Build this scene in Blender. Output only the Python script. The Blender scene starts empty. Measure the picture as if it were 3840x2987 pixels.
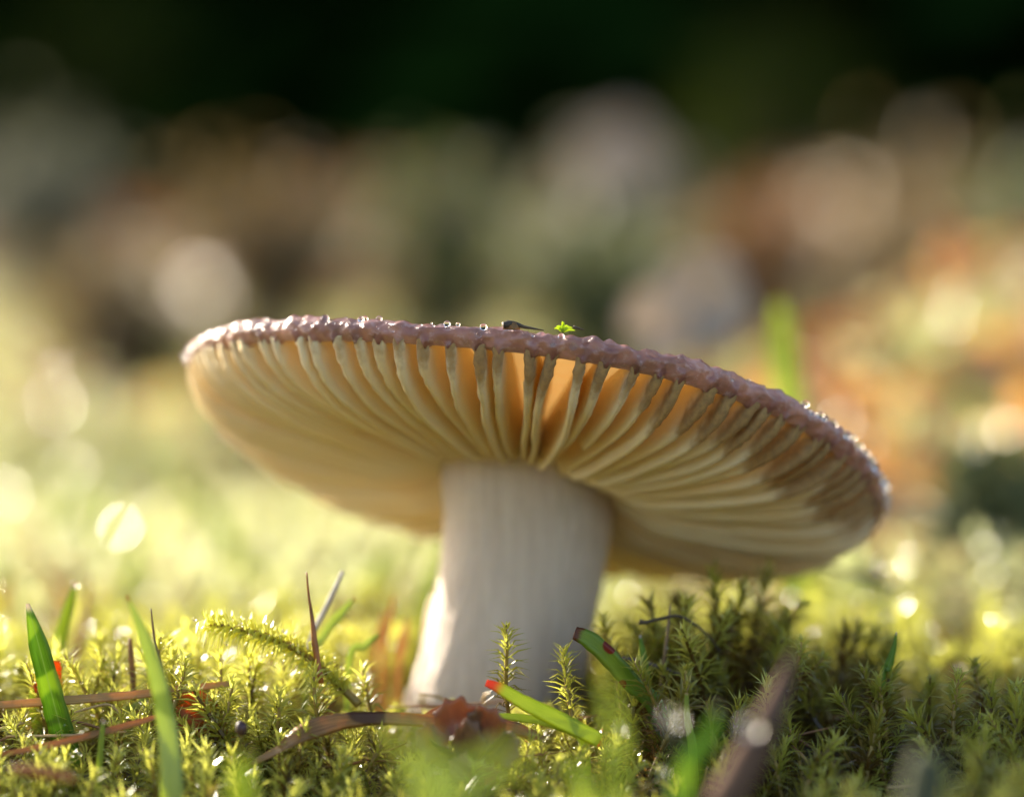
import bpy, bmesh, math, random
import numpy as np
from mathutils import Vector, Matrix

# ------------------------------------------------------------------ units: 1 blender unit = 1 cm
scene = bpy.context.scene
scene.unit_settings.system = 'METRIC'
scene.unit_settings.scale_length = 0.01
rng = np.random.default_rng(7)
random.seed(7)
COL = scene.collection

# ------------------------------------------------------------------ camera
DIST, FRAME_W, CAM_Z = 40.0, 13.0, 4.1
PX = FRAME_W / 3840.0
cam = bpy.data.cameras.new('camera')
cam.sensor_fit = 'HORIZONTAL'
cam.sensor_width = 36.0
cam.lens = 36.0 * DIST / FRAME_W
cam.clip_start, cam.clip_end = 0.5, 20000.0
cam.dof.use_dof = True
cam.dof.focus_distance = DIST + 0.25
cam.dof.aperture_fstop = cam.lens * 1e-3 / 1.5           # iris 1.5 cm across
cam_ob = bpy.data.objects.new('camera', cam)
cam_ob.location = (0, -DIST, CAM_Z)
cam_ob.rotation_euler = (math.radians(90), 0, 0)
COL.objects.link(cam_ob)
scene.camera = cam_ob

# ------------------------------------------------------------------ sky, sun, exposure
SUN_ELEV, SUN_AZ = math.radians(24.5), math.radians(-43.0)   # azimuth clockwise from +Y: behind the mushroom, to its left
world = bpy.data.worlds.new('World')
scene.world = world
world.use_nodes = True
wn = world.node_tree
bg = wn.nodes['Background']
sky = wn.nodes.new('ShaderNodeTexSky')
sky.sky_type = 'NISHITA'
sky.sun_disc = False
sky.sun_elevation = SUN_ELEV
sky.sun_rotation = SUN_AZ
sky.air_density, sky.dust_density, sky.ozone_density = 1.0, 2.5, 0.8
wn.links.new(sky.outputs[0], bg.inputs[0])
bg.inputs[1].default_value = 0.115
sun = bpy.data.lights.new('sun', 'SUN')
sun.energy = 5.0
sun.angle = math.radians(0.53)
sun.color = (1.0, 0.91, 0.76)
sun_ob = bpy.data.objects.new('sun', sun)
SUN_DIR = Vector((math.sin(SUN_AZ) * math.cos(SUN_ELEV), math.cos(SUN_AZ) * math.cos(SUN_ELEV), math.sin(SUN_ELEV)))
sun_ob.rotation_euler = SUN_DIR.to_track_quat('Z', 'Y').to_euler()
sun_ob.location = SUN_DIR * 300
COL.objects.link(sun_ob)
vs = scene.view_settings
vs.view_transform = 'Standard'
vs.look = 'None'
vs.exposure = 1.68
vs.gamma = 1.0
vs.use_curve_mapping = False
cy = scene.cycles
cy.use_denoising = True
cy.max_bounces = 10
cy.diffuse_bounces = 6
cy.glossy_bounces = 3
cy.transmission_bounces = 6
cy.transparent_max_bounces = 6
cy.sample_clamp_indirect = 6.0
cy.sample_clamp_direct = 40.0
cy.blur_glossy = 0.6
cy.caustics_refractive = True
cy.use_adaptive_sampling = False

# ------------------------------------------------------------------ helpers
def at(u, v, y=0.0):
    """point of the place seen at photograph pixel (u, v) at depth y behind the mushroom's front rim"""
    k = PX * (DIST + y) / DIST
    return np.array([(u - 1920) * k, y, CAM_Z - (v - 1493.5) * k])

def tag(o, label=None, cat=None, group=None, kind=None):
    if label: o['label'] = label
    if cat: o['category'] = cat
    if group: o['group'] = group
    if kind: o['kind'] = kind
    return o

def link(name, data, parent=None, loc=None):
    o = bpy.data.objects.new(name, data)
    COL.objects.link(o)
    if loc is not None: o.location = loc
    if parent is not None: o.parent = parent
    return o

def empty(name, loc=(0, 0, 0)):
    return link(name, None, None, tuple(loc))

def mesh(name, V, F, mats=(), smooth=True, attrs=None, midx=None, fix=False):
    me = bpy.data.meshes.new(name)
    V = np.asarray(V, np.float32)
    if isinstance(F, np.ndarray):
        n, k = F.shape
        me.vertices.add(len(V)); me.vertices.foreach_set('co', V.ravel())
        me.loops.add(n * k); me.loops.foreach_set('vertex_index', F.astype(np.int32).ravel())
        me.polygons.add(n); me.polygons.foreach_set('loop_start', np.arange(0, n * k, k, dtype=np.int32))
        me.update(calc_edges=True)
    else:
        me.from_pydata(V.tolist(), [], [list(map(int, f)) for f in F])
    if fix:
        bm = bmesh.new(); bm.from_mesh(me)
        bmesh.ops.recalc_face_normals(bm, faces=bm.faces); bm.to_mesh(me); bm.free()
    for m in mats: me.materials.append(m)
    if midx is not None: me.polygons.foreach_set('material_index', np.asarray(midx, np.int32))
    me.polygons.foreach_set('use_smooth', np.full(len(me.polygons), smooth))
    for k, a in (attrs or {}).items():
        at_ = me.attributes.new(k, 'FLOAT', 'POINT')
        at_.data.foreach_set('value', np.asarray(a, np.float32))
    me.update()
    return me

def spline(pts, n):
    """smooth curve (Catmull-Rom) through pts, n samples; extra columns are carried along"""
    P = np.asarray(pts, float)
    P = np.vstack([2 * P[0] - P[1], P, 2 * P[-1] - P[-2]])
    m = len(P) - 3
    out = []
    for t in np.linspace(0, m - 1e-6, n):
        i = int(t); f = t - i
        a, b, c, d = P[i:i + 4]
        out.append(0.5 * (2 * b + (c - a) * f + (2 * a - 5 * b + 4 * c - d) * f * f + (3 * b - 3 * c + d - a) * f ** 3))
    return np.array(out)

def frames(C):
    T = np.gradient(C, axis=0); T /= np.linalg.norm(T, axis=1)[:, None] + 1e-9
    return T

def tube(pts, r, n=12, sides=7, wob=0.0, seed=0):
    """closed tapered tube through pts; r: radii at pts"""
    g = np.random.default_rng(seed)
    P = spline(np.c_[np.asarray(pts, float), np.asarray(r, float)], n)
    C, rad = P[:, :3], np.maximum(P[:, 3], 1e-4)
    T = frames(C)
    ref = np.array([0.13, 1.0, 0.21])
    V, F = [], []
    for i in range(n):
        a = np.cross(T[i], ref); a /= np.linalg.norm(a) + 1e-9
        b = np.cross(T[i], a)
        for j in range(sides):
            th = 2 * math.pi * j / sides
            V.append(C[i] + rad[i] * (1 + wob * g.normal()) * (math.cos(th) * a + math.sin(th) * b))
    for i in range(n - 1):
        for j in range(sides):
            F.append((i * sides + j, i * sides + (j + 1) % sides, (i + 1) * sides + (j + 1) % sides, (i + 1) * sides + j))
    F.append(tuple(range(sides))[::-1]); F.append(tuple(range((n - 1) * sides, n * sides)))
    return np.array(V), F

def blade(pts, w, n=26, face=(0, -1, 0.25), fold=0.25, thick=0.016, twist=None, seed=0, wave=0.035):
    """a leaf blade: lens-shaped cross-section with a keel, closed, with real thickness. Returns V, F and attributes along / across"""
    g = np.random.default_rng(seed)
    P = spline(np.c_[np.asarray(pts, float), np.asarray(w, float)], n)
    C, wd = P[:, :3], np.maximum(P[:, 3], 0.004)
    T = frames(C)
    tw = np.interp(np.linspace(0, 1, n), np.linspace(0, 1, len(twist)), twist) if twist is not None else np.zeros(n)
    f0 = np.array(face, float)
    V, al, ac = [], [], []
    cross = [-1, -0.55, 0, 0.55, 1, 0.55, 0, -0.55]
    for i in range(n):
        s = np.cross(T[i], f0); s /= np.linalg.norm(s) + 1e-9
        nn = np.cross(s, T[i])
        c, q = math.cos(tw[i]), math.sin(tw[i])
        s, nn = c * s + q * nn, c * nn - q * s
        h = wd[i] / 2
        e = 1 + wave * g.normal()
        for j, x in enumerate(cross):
            up = -fold * h * (1 - abs(x)) + (0 if j in (0, 4) else (thick if j < 4 else -thick) * 0.5 * (1.4 if x == 0 else 1.0) * min(1, h / 0.05))
            V.append(C[i] + s * h * x * e + nn * up)
            al.append(i / (n - 1)); ac.append(x)
    F = []
    for i in range(n - 1):
        for j in range(8):
            F.append((i * 8 + j, i * 8 + (j + 1) % 8, (i + 1) * 8 + (j + 1) % 8, (i + 1) * 8 + j))
    F.append(tuple(range(8))[::-1]); F.append(tuple(range((n - 1) * 8, n * 8)))
    return np.array(V), F, {'along': al, 'across': ac}

def ico(sub=2):
    bm = bmesh.new(); bmesh.ops.create_icosphere(bm, subdivisions=sub, radius=1.0)
    V = np.array([v.co for v in bm.verts]); F = np.array([[v.index for v in f.verts] for f in bm.faces]); bm.free()
    return V, F

# ------------------------------------------------------------------ materials
class NT:
    def __init__(self, name):
        self.m = bpy.data.materials.new(name); self.m.use_nodes = True
        self.t = self.m.node_tree; self.t.nodes.clear()
        self.out = self.t.nodes.new('ShaderNodeOutputMaterial')
    def n(self, typ, **kw):
        nd = self.t.nodes.new('ShaderNode' + typ)
        for k, v in kw.items():
            if k.startswith('i_'):
                nd.inputs[k[2:].replace('_', ' ')].default_value = v
            else: setattr(nd, k, v)
        return nd
    def l(self, a, b): self.t.links.new(a, b)
    def noise(self, scale, detail=3, rough=0.55, vec=None, stretch=None):
        nd = self.n('TexNoise'); nd.inputs['Scale'].default_value = scale
        nd.inputs['Detail'].default_value = detail; nd.inputs['Roughness'].default_value = rough
        if vec is None: vec = self.n('TexCoord').outputs['Object']
        if stretch is not None:
            mp = self.n('Mapping'); mp.inputs['Scale'].default_value = stretch
            self.l(vec, mp.inputs[0]); vec = mp.outputs[0]
        self.l(vec, nd.inputs['Vector'])
        return nd.outputs['Fac']
    def ramp(self, fac, stops):
        r = self.n('ValToRGB'); e = r.color_ramp.elements
        while len(e) < len(stops): e.new(0.5)
        for k, (p, c) in enumerate(stops):
            e[k].position = p; e[k].color = (*c, 1) if len(c) == 3 else c
        self.l(fac, r.inputs[0]); return r.outputs[0]
    def mix(self, fac, a, b, typ='MIX'):
        x = self.n('Mix', data_type='RGBA', blend_type=typ)
        for s, v in ((x.inputs[0], fac), (x.inputs[6], a), (x.inputs[7], b)):
            if isinstance(v, (int, float)): s.default_value = v
            elif isinstance(v, tuple): s.default_value = (*v, 1) if len(v) == 3 else v
            else: self.l(v, s)
        return x.outputs[2]
    def math(self, op, a, b=0.0, clamp=False):
        x = self.n('Math', operation=op, use_clamp=clamp)
        for s, v in ((x.inputs[0], a), (x.inputs[1], b)):
            if isinstance(v, (int, float)): s.default_value = v
            else: self.l(v, s)
        return x.outputs[0]
    def attr(self, name):
        return self.n('Attribute', attribute_name=name).outputs['Fac']
    def step(self, x, lo, hi):
        mr = self.n('MapRange', interpolation_type='SMOOTHSTEP')
        self.l(x, mr.inputs[0]); mr.inputs[1].default_value = lo; mr.inputs[2].default_value = hi
        return mr.outputs[0]
    def bump(self, h, strength, dist=0.1):
        b = self.n('Bump'); b.inputs['Strength'].default_value = strength; b.inputs['Distance'].default_value = dist
        self.l(h, b.inputs['Height']); return b.outputs[0]
    def principled(self, color, rough=0.5, normal=None, spec=0.5, sss=None, coat=0.0, coat_rough=0.1):
        p = self.n('BsdfPrincipled')
        if isinstance(color, tuple): p.inputs['Base Color'].default_value = (*color, 1)
        else: self.l(color, p.inputs['Base Color'])
        if isinstance(rough, (int, float)): p.inputs['Roughness'].default_value = rough
        else: self.l(rough, p.inputs['Roughness'])
        p.inputs['Specular IOR Level'].default_value = spec
        if normal is not None: self.l(normal, p.inputs['Normal'])
        if sss:
            p.inputs['Subsurface Weight'].default_value = sss[0]
            p.inputs['Subsurface Radius'].default_value = sss[1]
            p.inputs['Subsurface Scale'].default_value = sss[2]
        if coat:
            p.inputs['Coat Weight'].default_value = coat; p.inputs['Coat Roughness'].default_value = coat_rough
        return p
    def leafy(self, color, trans_color, trans, rough=0.4, normal=None, spec=0.5):
        """thin plant tissue: reflects on one side, lets light through to the other"""
        p = self.principled(color, rough, normal, spec)
        t = self.n('BsdfTranslucent')
        if isinstance(trans_color, tuple): t.inputs[0].default_value = (*trans_color, 1)
        else: self.l(trans_color, t.inputs[0])
        x = self.n('MixShader'); x.inputs[0].default_value = trans
        self.l(p.outputs[0], x.inputs[1]); self.l(t.outputs[0], x.inputs[2])
        return x
    def done(self, sh):
        self.l(sh.outputs[0], self.out.inputs[0]); return self.m

def scale_col(t, col, k):
    return t.mix(1.0, col, (k[0], k[1], k[2]), 'MULTIPLY')

def mat_plain(name, c, rough=0.7, var=0.25, scale=3.0, spec=0.5):
    t = NT(name)
    f = t.noise(scale, 4)
    col = t.ramp(f, [(0.3, tuple(x * (1 - var) for x in c)), (0.7, tuple(min(1, x * (1 + var)) for x in c))])
    return t.done(t.principled(col, rough, t.bump(f, 0.4, 0.05), spec))

def mat_leaf(name, c1, c2, trans=0.45, rough=0.4, scale=1.2, tr=(1.15, 1.08, 0.8), spec=0.5):
    """plant tissue whose colour drifts between c1 and c2, also from one object to the next"""
    t = NT(name)
    f = t.noise(scale, 3)
    r = t.n('ObjectInfo').outputs['Random']
    k = t.math('ADD', t.math('MULTIPLY', f, 0.9), t.math('MULTIPLY_ADD', r, 0.5), True)
    k.node.inputs[1].default_value = 1.0
    k = t.math('ADD', t.math('MULTIPLY', f, 0.8), t.math('MULTIPLY', t.math('SUBTRACT', r, 0.4), 0.6), True)
    col = t.ramp(k, [(0.2, c1), (0.75, c2)])
    return t.done(t.leafy(col, scale_col(t, col, tr), trans, rough, None, spec))

def mat_blade(name, c1, c2, vein=None, tip=None, tip_at=0.06, spots=None, trans=0.5, rough=0.3, tr=(1.3, 1.2, 0.8)):
    """grass: lengthwise fibres, a pale midrib, a withered tip, blotches"""
    t = NT(name)
    al, ac = t.attr('along'), t.attr('across')
    cv = t.n('CombineXYZ'); t.l(t.math('MULTIPLY', al, 5.0), cv.inputs[0]); t.l(t.math('MULTIPLY', ac, 7.0), cv.inputs[1])
    fib = t.noise(1.5, 4, 0.6, cv.outputs[0])
    big = t.noise(1.4, 2)
    col = t.ramp(t.math('MULTIPLY_ADD', fib, 0.5), [(0.2, c1), (0.8, c2)])
    col.node.inputs[0].links[0].from_node.inputs[2].default_value = 0.0
    col = t.ramp(t.math('ADD', t.math('MULTIPLY', fib, 0.6), t.math('MULTIPLY', big, 0.4)), [(0.35, c1), (0.65, c2)])
    if spots:
        s = t.step(t.noise(spots[1], 1.0, 0.5), spots[2], spots[2] + 0.05)
        col = t.mix(s, col, spots[0])
    if vein:
        v = t.step(t.math('ABSOLUTE', ac), 0.10, 0.03)
        v.node.inputs[1].default_value = 0.0; v.node.inputs[2].default_value = 0.12
        inv = t.math('SUBTRACT', 1.0, v)
        col = t.mix(t.math('MULTIPLY', inv, 0.75), col, vein)
    if tip:
        e = t.math('ADD', al, t.math('MULTIPLY', t.math('SUBTRACT', fib, 0.5), 0.16))
        s = t.math('SUBTRACT', 1.0, t.step(e, tip_at * 0.45, tip_at * 1.3))
        col = t.mix(s, col, tip)
    return t.done(t.leafy(col, scale_col(t, col, tr), trans, rough, t.bump(fib, 0.3, 0.02)))

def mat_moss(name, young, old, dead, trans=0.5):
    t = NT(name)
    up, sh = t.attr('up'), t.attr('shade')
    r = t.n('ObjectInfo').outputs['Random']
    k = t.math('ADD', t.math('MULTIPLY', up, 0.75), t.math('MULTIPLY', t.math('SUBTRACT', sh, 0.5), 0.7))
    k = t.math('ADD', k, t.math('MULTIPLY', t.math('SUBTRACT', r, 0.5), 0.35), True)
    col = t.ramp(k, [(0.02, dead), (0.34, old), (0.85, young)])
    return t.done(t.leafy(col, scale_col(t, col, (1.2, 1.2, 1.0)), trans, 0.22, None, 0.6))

def mat_dew(name, rough):
    t = NT(name)
    p = t.principled((1, 1, 1), rough, None, 0.5)
    p.inputs['Transmission Weight'].default_value = 1.0
    p.inputs['IOR'].default_value = 1.33
    return t.done(p)

def mat_cap_skin():
    t = NT('cap_skin')
    n1 = t.noise(2.2, 4); n2 = t.noise(9.0, 4, 0.6)
    col = t.ramp(n1, [(0.32, (0.13, 0.04, 0.042)), (0.5, (0.28, 0.10, 0.09)), (0.68, (0.48, 0.22, 0.17))])
    col = t.mix(t.math('MULTIPLY', t.step(n2, 0.52, 0.66), 0.5), col, (0.52, 0.38, 0.37))
    col = t.mix(t.step(t.noise(26.0, 2), 0.72, 0.78), col, (0.03, 0.015, 0.015))
    v = t.n('TexVoronoi', feature='SMOOTH_F1'); v.inputs['Scale'].default_value = 7.0
    t.l(t.n('TexCoord').outputs['Object'], v.inputs['Vector'])
    h = t.math('ADD', t.math('MULTIPLY', v.outputs['Distance'], -1.0), t.math('MULTIPLY', n2, 0.6))
    p = t.principled(col, 0.32, t.bump(h, 0.8, 0.10), 0.5, None, 0.6, 0.08)
    tr = t.n('BsdfTranslucent'); tr.inputs[0].default_value = (1.0, 0.80, 0.62, 1)
    x = t.n('MixShader'); x.inputs[0].default_value = 0.25
    t.l(p.outputs[0], x.inputs[1]); t.l(tr.outputs[0], x.inputs[2])
    return t.done(x)

def mat_flesh():
    t = NT('cap_flesh')
    col = t.ramp(t.noise(3.0, 3), [(0.3, (1.0, 0.71, 0.26)), (0.7, (1.0, 0.77, 0.33))])
    return t.done(t.leafy(t.mix(0.5, col, (0.95, 0.8, 0.5)), col, 0.72, 0.6, None, 0.2))

def mat_gill():
    t = NT('gill_tissue')
    st, d = t.attr('stain'), t.attr('depth')
    n = t.noise(7.0, 4, 0.6)
    col = t.ramp(t.noise(1.1, 2), [(0.3, (0.96, 0.79, 0.46)), (0.7, (0.97, 0.85, 0.58))])
    f = t.step(t.math('ADD', st, t.math('MULTIPLY', t.math('SUBTRACT', n, 0.5), 0.5)), 0.36, 0.72)
    brown = t.ramp(t.noise(14.0, 4, 0.65), [(0.3, (0.26, 0.12, 0.03)), (0.7, (0.50, 0.28, 0.08))])
    col = t.mix(t.math('MULTIPLY', f, 0.85), col, brown)
    return t.done(t.leafy(col, col, 0.26, 0.5, t.bump(n, 0.10, 0.03), 0.3))

def mat_stem():
    t = NT('stem_skin')
    f = t.noise(13.0, 6, 0.7, None, (1.0, 1.0, 0.03))
    g = t.noise(2.0, 3)
    col = t.ramp(f, [(0.3, (0.53, 0.42, 0.33)), (0.5, (0.62, 0.50, 0.40)), (0.72, (0.72, 0.61, 0.50))])
    col = t.mix(t.math('MULTIPLY', t.step(g, 0.55, 0.75), 0.3), col, (0.55, 0.45, 0.32))
    return t.done(t.principled(col, 0.55, t.bump(f, 0.6, 0.06), 0.4, (0.35, (1.0, 0.7, 0.5), 0.12)))

M = {}
M['skin'] = mat_cap_skin(); M['flesh'] = mat_flesh(); M['gill'] = mat_gill(); M['stem'] = mat_stem()
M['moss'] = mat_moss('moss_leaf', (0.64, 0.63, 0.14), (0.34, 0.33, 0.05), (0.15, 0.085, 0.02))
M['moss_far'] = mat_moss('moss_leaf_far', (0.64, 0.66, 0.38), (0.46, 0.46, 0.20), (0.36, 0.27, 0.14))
M['moss_stem'] = mat_plain('moss_stalk', (0.26, 0.17, 0.03), 0.5, 0.35, 5)
M['dew'] = mat_dew('dew_water', 0.06)
M['dew_soft'] = mat_dew('dew_water_fine', 0.22)
M['soil'] = mat_plain('dark_humus', (0.045, 0.032, 0.016), 0.95, 0.5, 1.2)

# ------------------------------------------------------------------ terrain
def ss(x, a, b):
    t = np.clip((np.asarray(x, float) - a) / (b - a), 0, 1); return t * t * (3 - 2 * t)

def ground_z(x, y):
    x, y = np.asarray(x, float), np.asarray(y, float)
    z = -0.9 - 1.35 * (1 - ss(y, -2.4, 0.9)) + 0.13 * np.sin(0.9 * x + 1.3) * np.cos(0.7 * y + 0.4) + 0.08 * np.sin(2.1 * x - 1.1 * y) + 0.05 * np.cos(3.0 * y + 1.7 * x)
    z = z + 1.15 * np.exp(-(((x - 5.6) / 1.7) ** 2 + ((y + 4.6) / 1.0) ** 2)) + 0.12 * np.exp(-(((x - 5.6) / 1.6) ** 2 + ((y + 1.6) / 1.3) ** 2))
    z = z + 1.0 * np.exp(-(((x - 2.9) / 1.35) ** 2 + ((y - 3.2) / 1.6) ** 2)) - 0.45 * np.exp(-(((x - 5.9) / 1.7) ** 2 + ((y - 1.8) / 2.4) ** 2))
    z = z + 0.15 * np.exp(-(((x + 4.2) / 2.0) ** 2 + ((y - 1.6) / 1.5) ** 2))
    far = ss(y, 30, 90)
    z = z + far * (1.1 * np.sin(0.11 * x + 0.5) * np.sin(0.07 * y + 1.0) + 0.5 * np.sin(0.31 * x) * np.cos(0.22 * y))
    z = z + 6.8 * np.exp(-(((x - 13.0) / 6.5) ** 2 + ((y - 43) / 10.0) ** 2))
    z = z + 2.6 * np.exp(-(((x + 14.0) / 7.0) ** 2 + ((y - 62) / 12.0) ** 2))
    z = z + 24.0 * ss(y, 55, 330) + 20.0 * ss(y, 330, 800)
    return z

def build_ground():
    ys = np.concatenate([np.linspace(-45, 30, 110), np.linspace(31, 120, 60), np.geomspace(124, 9000, 50)])
    us = np.linspace(-1, 1, 121)
    us = np.sign(us) * np.abs(us) ** 1.5
    V = []
    for y in ys:
        hw = 40 + max(0, y + 40) * 1.1
        xs = us * hw
        V.append(np.c_[xs, np.full_like(xs, y), ground_z(xs, y)])
    V = np.vstack(V); nx, ny = len(us), len(ys)
    i, j = np.meshgrid(np.arange(ny - 1), np.arange(nx - 1), indexing='ij')
    a = (i * nx + j).ravel()
    F = np.c_[a, a + 1, a + nx + 1, a + nx]
    t = NT('forest_floor')
    geo = t.n('NewGeometry').outputs['Position']
    n1 = t.noise(0.05, 4, 0.6, geo); n2 = t.noise(0.6, 4, 0.6, geo)
    c = t.ramp(n2, [(0.3, (0.03, 0.02, 0.01)), (0.7, (0.085, 0.06, 0.028))])
    c2 = t.ramp(n2, [(0.3, (0.10, 0.055, 0.02)), (0.7, (0.17, 0.12, 0.04))])
    sx = t.n('SeparateXYZ'); t.l(geo, sx.inputs[0])
    far = t.step(sx.outputs[1], 70, 160)
    c = t.mix(far, c, c2)
    c = t.mix(t.math('MULTIPLY', t.step(n1, 0.5, 0.62), far), c, (0.08, 0.09, 0.02))
    m = t.done(t.principled(c, 0.9, t.bump(n2, 0.6, 0.3)))
    o = link('ground', mesh('ground', V, F, [m]))
    o['kind'] = 'structure'
build_ground()

# ------------------------------------------------------------------ the mushroom
CAP_R, CAP_C = 5.0713, np.array([0.294190, 4.889750, 3.411430])
E1 = np.array([0.978508, 0.000000, -0.206211]); E2 = np.array([-0.057781, 0.959941, -0.274180]); EN = np.array([0.197950, 0.280202, 0.939310])
NG = 92
GILL_PHI = 2 * math.pi * (np.arange(NG) + 0.16 * rng.uniform(-1, 1, NG)) / NG

def rim_w(ph):
    return 0.0222 * np.cos(2 * ph) + -0.0795 * np.sin(2 * ph) + -0.0736 * np.cos(3 * ph) + -0.0010 * np.sin(3 * ph)

def cap_pt(rho, ph, h):
    rho, ph, h = np.broadcast_arrays(np.asarray(rho, float), np.asarray(ph, float), np.asarray(h, float))
    k = CAP_R * rho
    hh = h + rim_w(ph) * rho ** 2
    return CAP_C + (k * np.cos(ph))[..., None] * E1 + (k * np.sin(ph))[..., None] * E2 + hh[..., None] * EN

mush = tag(empty('mushroom', (-0.3, 4.8, -0.75)),
           'broad mushroom with tilted purple brown cap, cream gills and pale thick stem', 'mushroom')
MO = np.array(mush.location)

def build_cap():
    nphi = NG * 9
    ph = np.linspace(0, 2 * math.pi, nphi, endpoint=False)
    d = np.abs((ph[:, None] - GILL_PHI[None] + math.pi) % (2 * math.pi) - math.pi).min(1)
    pil = np.exp(-(d / 0.0085) ** 2)               # where a gill meets the margin
    mid = 1 - np.exp(-(d / 0.016) ** 2)
    g = np.random.default_rng(3)
    lump = sum(g.normal() * 0.5 * np.sin(k * ph + g.uniform(0, 6.28)) for k in (5, 9, 14, 23, 31, 44))
    def nz(seed):
        q = np.random.default_rng(seed)
        a = q.normal(size=nphi)
        f = np.fft.rfft(a); fr = np.arange(len(f)); f *= np.exp(-((fr - 85) / 90.0) ** 2)
        r = np.fft.irfft(f, nphi); return r / (np.abs(r).max() + 1e-9)
    thin = np.exp(-(((ph - math.radians(148)) / math.radians(55)) ** 2))
    rows, mi = [], []
    for r in (0.02, 0.12, 0.25, 0.4, 0.55, 0.7, 0.8, 0.87, 0.92, 0.945):
        rows.append((np.full(nphi, r), np.full(nphi, 0.05)))
    nu = len(rows)
    # lip and margin: an arc from the inner lip round the outside to the top
    for k, a in enumerate(np.linspace(-1.0, 1.0, 15)):
        an = a * 2.0
        rr = 0.972 + 0.026 * math.cos(an)
        hh = 0.035 + 0.155 * math.sin(max(-1.57, min(1.57, an * 0.785)))
        low = ss(-a, -0.05, 0.75)
        bump = 0.0105 * nz(20 + k // 2) + 0.0022 * lump * 0.5
        outer = math.cos(a * 1.5) ** 2
        rr = rr + (bump + 0.0045 * (mid - 0.5)) * outer + 0.003 * pil * low
        hh = hh - low * (0.075 * pil + 0.012 * nz(40)) + 0.06 * nz(60 + k // 3) * (1 - low) * ss(a, 0, 0.6) + 0.02 * lump * ss(a, -0.2, 0.8)
        hh = hh + thin * 0.085 * low; rr = rr - thin * 0.012 * low
        rows.append((rr, hh))
    top_r = [0.93, 0.88, 0.8, 0.7, 0.58, 0.45, 0.3, 0.16, 0.04]
    for q, r in enumerate(top_r):
        th = 0.19 + 0.10 * (1 - r) ** 0.7 - 0.20 * math.exp(-(r / 0.35) ** 2) + 0.12 * math.exp(-(r / 0.35) ** 2)
        rows.append((np.full(nphi, r), th + 0.02 * lump * r + 0.03 * nz(80 + q) * ss(r, 0.75, 0.95)))
    V = np.vstack([cap_pt(r, ph, h) for r, h in rows]) - MO
    nr = len(rows)
    j = np.arange(nphi); jn = (j + 1) % nphi
    F, mi = [], []
    for i in range(nr - 1):
        F.append(np.c_[i * nphi + j, i * nphi + jn, (i + 1) * nphi + jn, (i + 1) * nphi + j])
        mi += [1 if i < nu - 1 else 0] * nphi
    F = np.vstack(F)
    c0 = len(V); V = np.vstack([V, (cap_pt(0, 0, 0.05) - MO)[None], (cap_pt(0, 0, 0.2) - MO)[None]])
    faces = [tuple(f) for f in F] + [(c0, b, a) for a, b in zip(j, jn)] + [(c0 + 1, (nr - 1) * nphi + a, (nr - 1) * nphi + b) for a, b in zip(j, jn)]
    mi += [1] * nphi + [0] * nphi
    me = mesh('cap', V, faces, [M['skin'], M['flesh']], True, None, mi, True)
    link('cap', me, mush)

def gill_depth(r):
    d = 0.87 * np.power(np.maximum(1 - np.clip(r / 0.988, 0, 1) ** 7, 0), 0.60) + 0.03
    return d * (0.70 + 0.30 * ss(r, 0.22, 0.42))

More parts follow.
